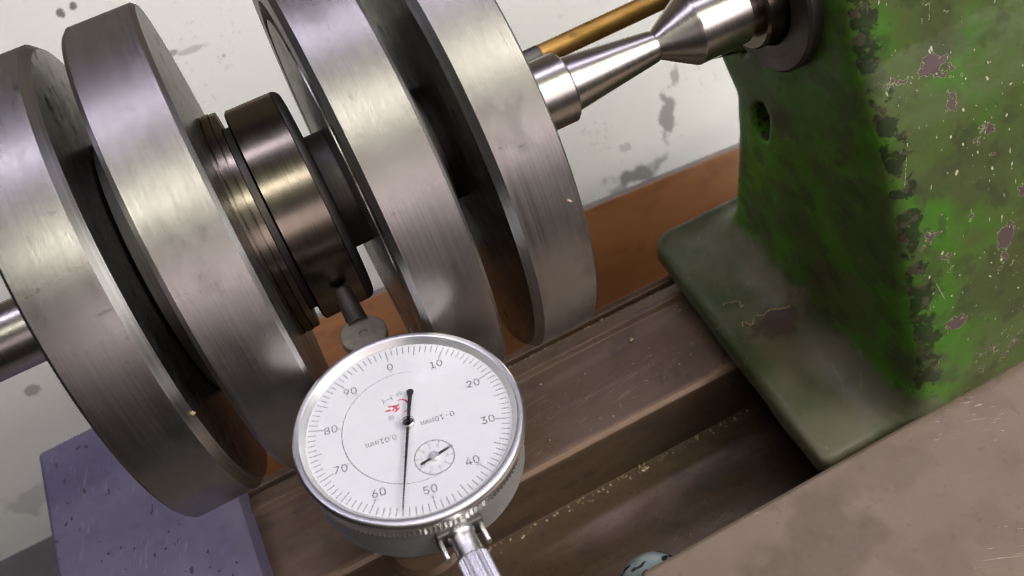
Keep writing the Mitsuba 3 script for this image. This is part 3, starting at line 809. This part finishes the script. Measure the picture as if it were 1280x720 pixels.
kf = np.array([[i * n4 + j, i * n4 + (j + 1) % n4, (i + 1) * n4 + (j + 1) % n4, (i + 1) * n4 + j] for i in range(4) for j in range(n4)])
obj(DI + '__dust_cap__knurling', mikit.ply((dial(kv), kf), 'mat_chrome'))


def dial_box(x0, x1, y0, y1, z0, z1, r):
    b_ = rbox(x0, x1, y0, y1, z0, z1, r, 5)
    b_.vertices = dial(b_.vertices)
    return b_


for s_ in (-1, 1):
    obj(DI + '__clamp_ear', mikit.ply(dial_box(so[0] + s_ * 4.9 - 0.55, so[0] + s_ * 4.9 + 0.55, -31.6, -25.0, so[1] - 1.6, so[1] + 0.8, 0.4), 'mat_chrome', smooth=40))
obj(DI + '__clamp_ear', mikit.ply(dial_box(so[0] - 5.6, so[0] + 5.6, -27.0, -25.2, so[1] - 3.9, so[1] + 2.4, 0.6), 'mat_dark_steel', smooth=40))
dial_turned('back_lug', [[(-16.5, 4.0), (-24.0, 4.0)], [(-24.0, 4.0), (-24.0, 0.01)]], 'mat_dark_steel', seg=48)

# stand under the dial that carries it
obj('indicator_stand__arm', mikit.ply(tube([dial([[0, 0, -22.0]])[0], dial([[-10, 38, -60.0]])[0]], 0.004, 20), 'mat_black', smooth=40))
turned('indicator_stand__foot', [[(-0.1549, 0.001), (-0.1549, 0.016)], [(-0.1549, 0.016), (-0.128, 0.016)], [(-0.128, 0.016), (-0.126, 0.014)], [(-0.126, 0.014), (-0.126, 0.001)]], 'mat_bed_iron', seg=64,
       to=lambda q: np.stack([q[:, 1] - 0.012, q[:, 2] - 0.052, q[:, 0]], 1))
P1 = dial([[-10, 38, -60.0]])[0]
obj('indicator_stand__post', mikit.ply(tube([P1 + [0, 0, 0.004], np.array([P1[0], P1[1], -0.116])], 0.005, 20), 'mat_black', smooth=40))
labels['indicator_stand'] = {'label': 'small iron stand in the shadow below the dial indicator', 'category': 'stand'}

# ------------------------------------------------------------------ swarf


def chip(c, s, k):
    r2 = np.random.default_rng(k)
    m_ = trimesh.creation.icosphere(subdivisions=1, radius=1.0)
    v_ = m_.vertices * (0.55 + 0.75 * r2.random((len(m_.vertices), 1)))
    v_ = v_ * np.array([1.0, 0.6 * r2.random() + 0.3, 0.45]) * s
    a = r2.random() * 2 * PI
    Rz = np.array([[math.cos(a), -math.sin(a), 0], [math.sin(a), math.cos(a), 0], [0, 0, 1]])
    v_ = v_ @ Rz.T
    v_[:, 2] -= v_[:, 2].min()
    m_.vertices = v_ + np.asarray(c)
    return m_


def curl(c, rad, turns, pitch, th, k, yaw):
    r2 = np.random.default_rng(k)
    t = np.linspace(0, turns * 2 * PI, int(26 * turns) + 8)
    rr_ = rad * (1 - 0.35 * t / t[-1]) * (1 + 0.15 * np.sin(t * 0.7 + k))
    p = np.stack([rr_ * np.cos(t), pitch * t, rr_ * np.sin(t) * 0.55], 1)
    Rz = np.array([[math.cos(yaw), -math.sin(yaw), 0], [math.sin(yaw), math.cos(yaw), 0], [0, 0, 1]])
    p = p @ Rz.T
    p[:, 2] -= p[:, 2].min() - th
    return tube(p + np.asarray(c), th, 6)


chips = []
for k in range(150):                  # heaped in the corner below the front way
    x = rng.uniform(-0.10, 0.145)
    chips.append(chip((x, -0.0380 - abs(rng.normal(0, 0.0016)), ZB - 0.0409), rng.uniform(0.0003, 0.0009) * (1.5 if rng.random() < 0.12 else 1), k))
for k in range(70):                   # in the groove behind the ridge
    chips.append(chip((rng.uniform(-0.02, 0.135), rng.uniform(0.0168, 0.0186), ZB - 0.0026), rng.uniform(0.0003, 0.0008), 300 + k))
for k in range(60):                   # strewn over the ways
    chips.append(chip((rng.uniform(-0.02, 0.14), rng.uniform(-0.034, 0.006), ZB), rng.uniform(0.00015, 0.00045), 600 + k))
for k in range(80):
    chips.append(chip((rng.uniform(-0.03, 0.14), rng.uniform(-0.10, -0.042), ZB - 0.0411), rng.uniform(0.0002, 0.0005), 900 + k))
chips.append(chip((-0.0441, 0.0685 * math.cos(math.radians(168)) + 0.0002, 0.0685 * math.sin(math.radians(168))), 0.0006, 5000))
chips.append(chip((0.0600, 0.0702 * math.cos(math.radians(160)), 0.0702 * math.sin(math.radians(160))), 0.0007, 5001))
obj('metal_shavings', mikit.ply(trimesh.util.concatenate(chips), 'mat_swarf'))
labels['metal_shavings'] = {'label': 'tiny tan metal shavings lying along the ledges of the lathe bed', 'category': 'metal shavings', 'kind': 'stuff'}
CURLS = [((0.1065, -0.0012, ZB), 0.0010, 1.1, 0.0002, 0.00045, 'pale round shaving lying on the bed way left of the tailstock foot', 'mat_swarf'),
         ((0.0885, -0.0385, ZB - 0.0408), 0.0016, 1.6, 0.0004, 0.00022, 'pale curled shaving on the ledge below the front way', 'mat_swarf')]
for k, (c, r_, tn, pt, th, lab, mt) in enumerate(CURLS):
    o = obj('metal_shaving', mikit.ply(curl(c, r_, tn, pt, th, k + 3, 0.6 + k), mt, smooth=True))
    labels[o] = {'label': lab, 'category': 'metal shaving'}


def thread(pts, th):
    from scipy.interpolate import CubicSpline
    p = np.array(pts, float) * 1e-3
    t = np.arange(len(p))
    q = CubicSpline(t, p)(np.linspace(0, len(p) - 1, len(p) * 8))
    return tube(q, th, 7)


for pts, th, lab in (
        ([(142.5, -18.4, -134.3), (144.5, -18.6, -133.6), (146.2, -20.2, -132.6), (147.6, -19.6, -133.9), (148.8, -21.2, -133.2), (148.2, -22.6, -134.2), (149.6, -22.9, -134.0)], 0.00017, 'short golden curled shaving on the tailstock foot, nearest its left edge'),
        ([(143.0, -32.4, -134.2), (144.6, -31.0, -133.4), (146.6, -33.2, -134.0), (148.6, -31.6, -133.1), (151.0, -30.6, -133.8), (153.2, -32.2, -133.3), (156.0, -31.8, -132.6), (160.0, -33.6, -132.2), (164.0, -35.2, -131.2)], 0.00016, 'long thin golden shaving thread across the bare patch of the tailstock foot')):
    o = obj('metal_shaving', mikit.ply(thread(pts, th), 'mat_gold_swarf', smooth=True))
    labels[o] = {'label': lab, 'category': 'metal shaving'}
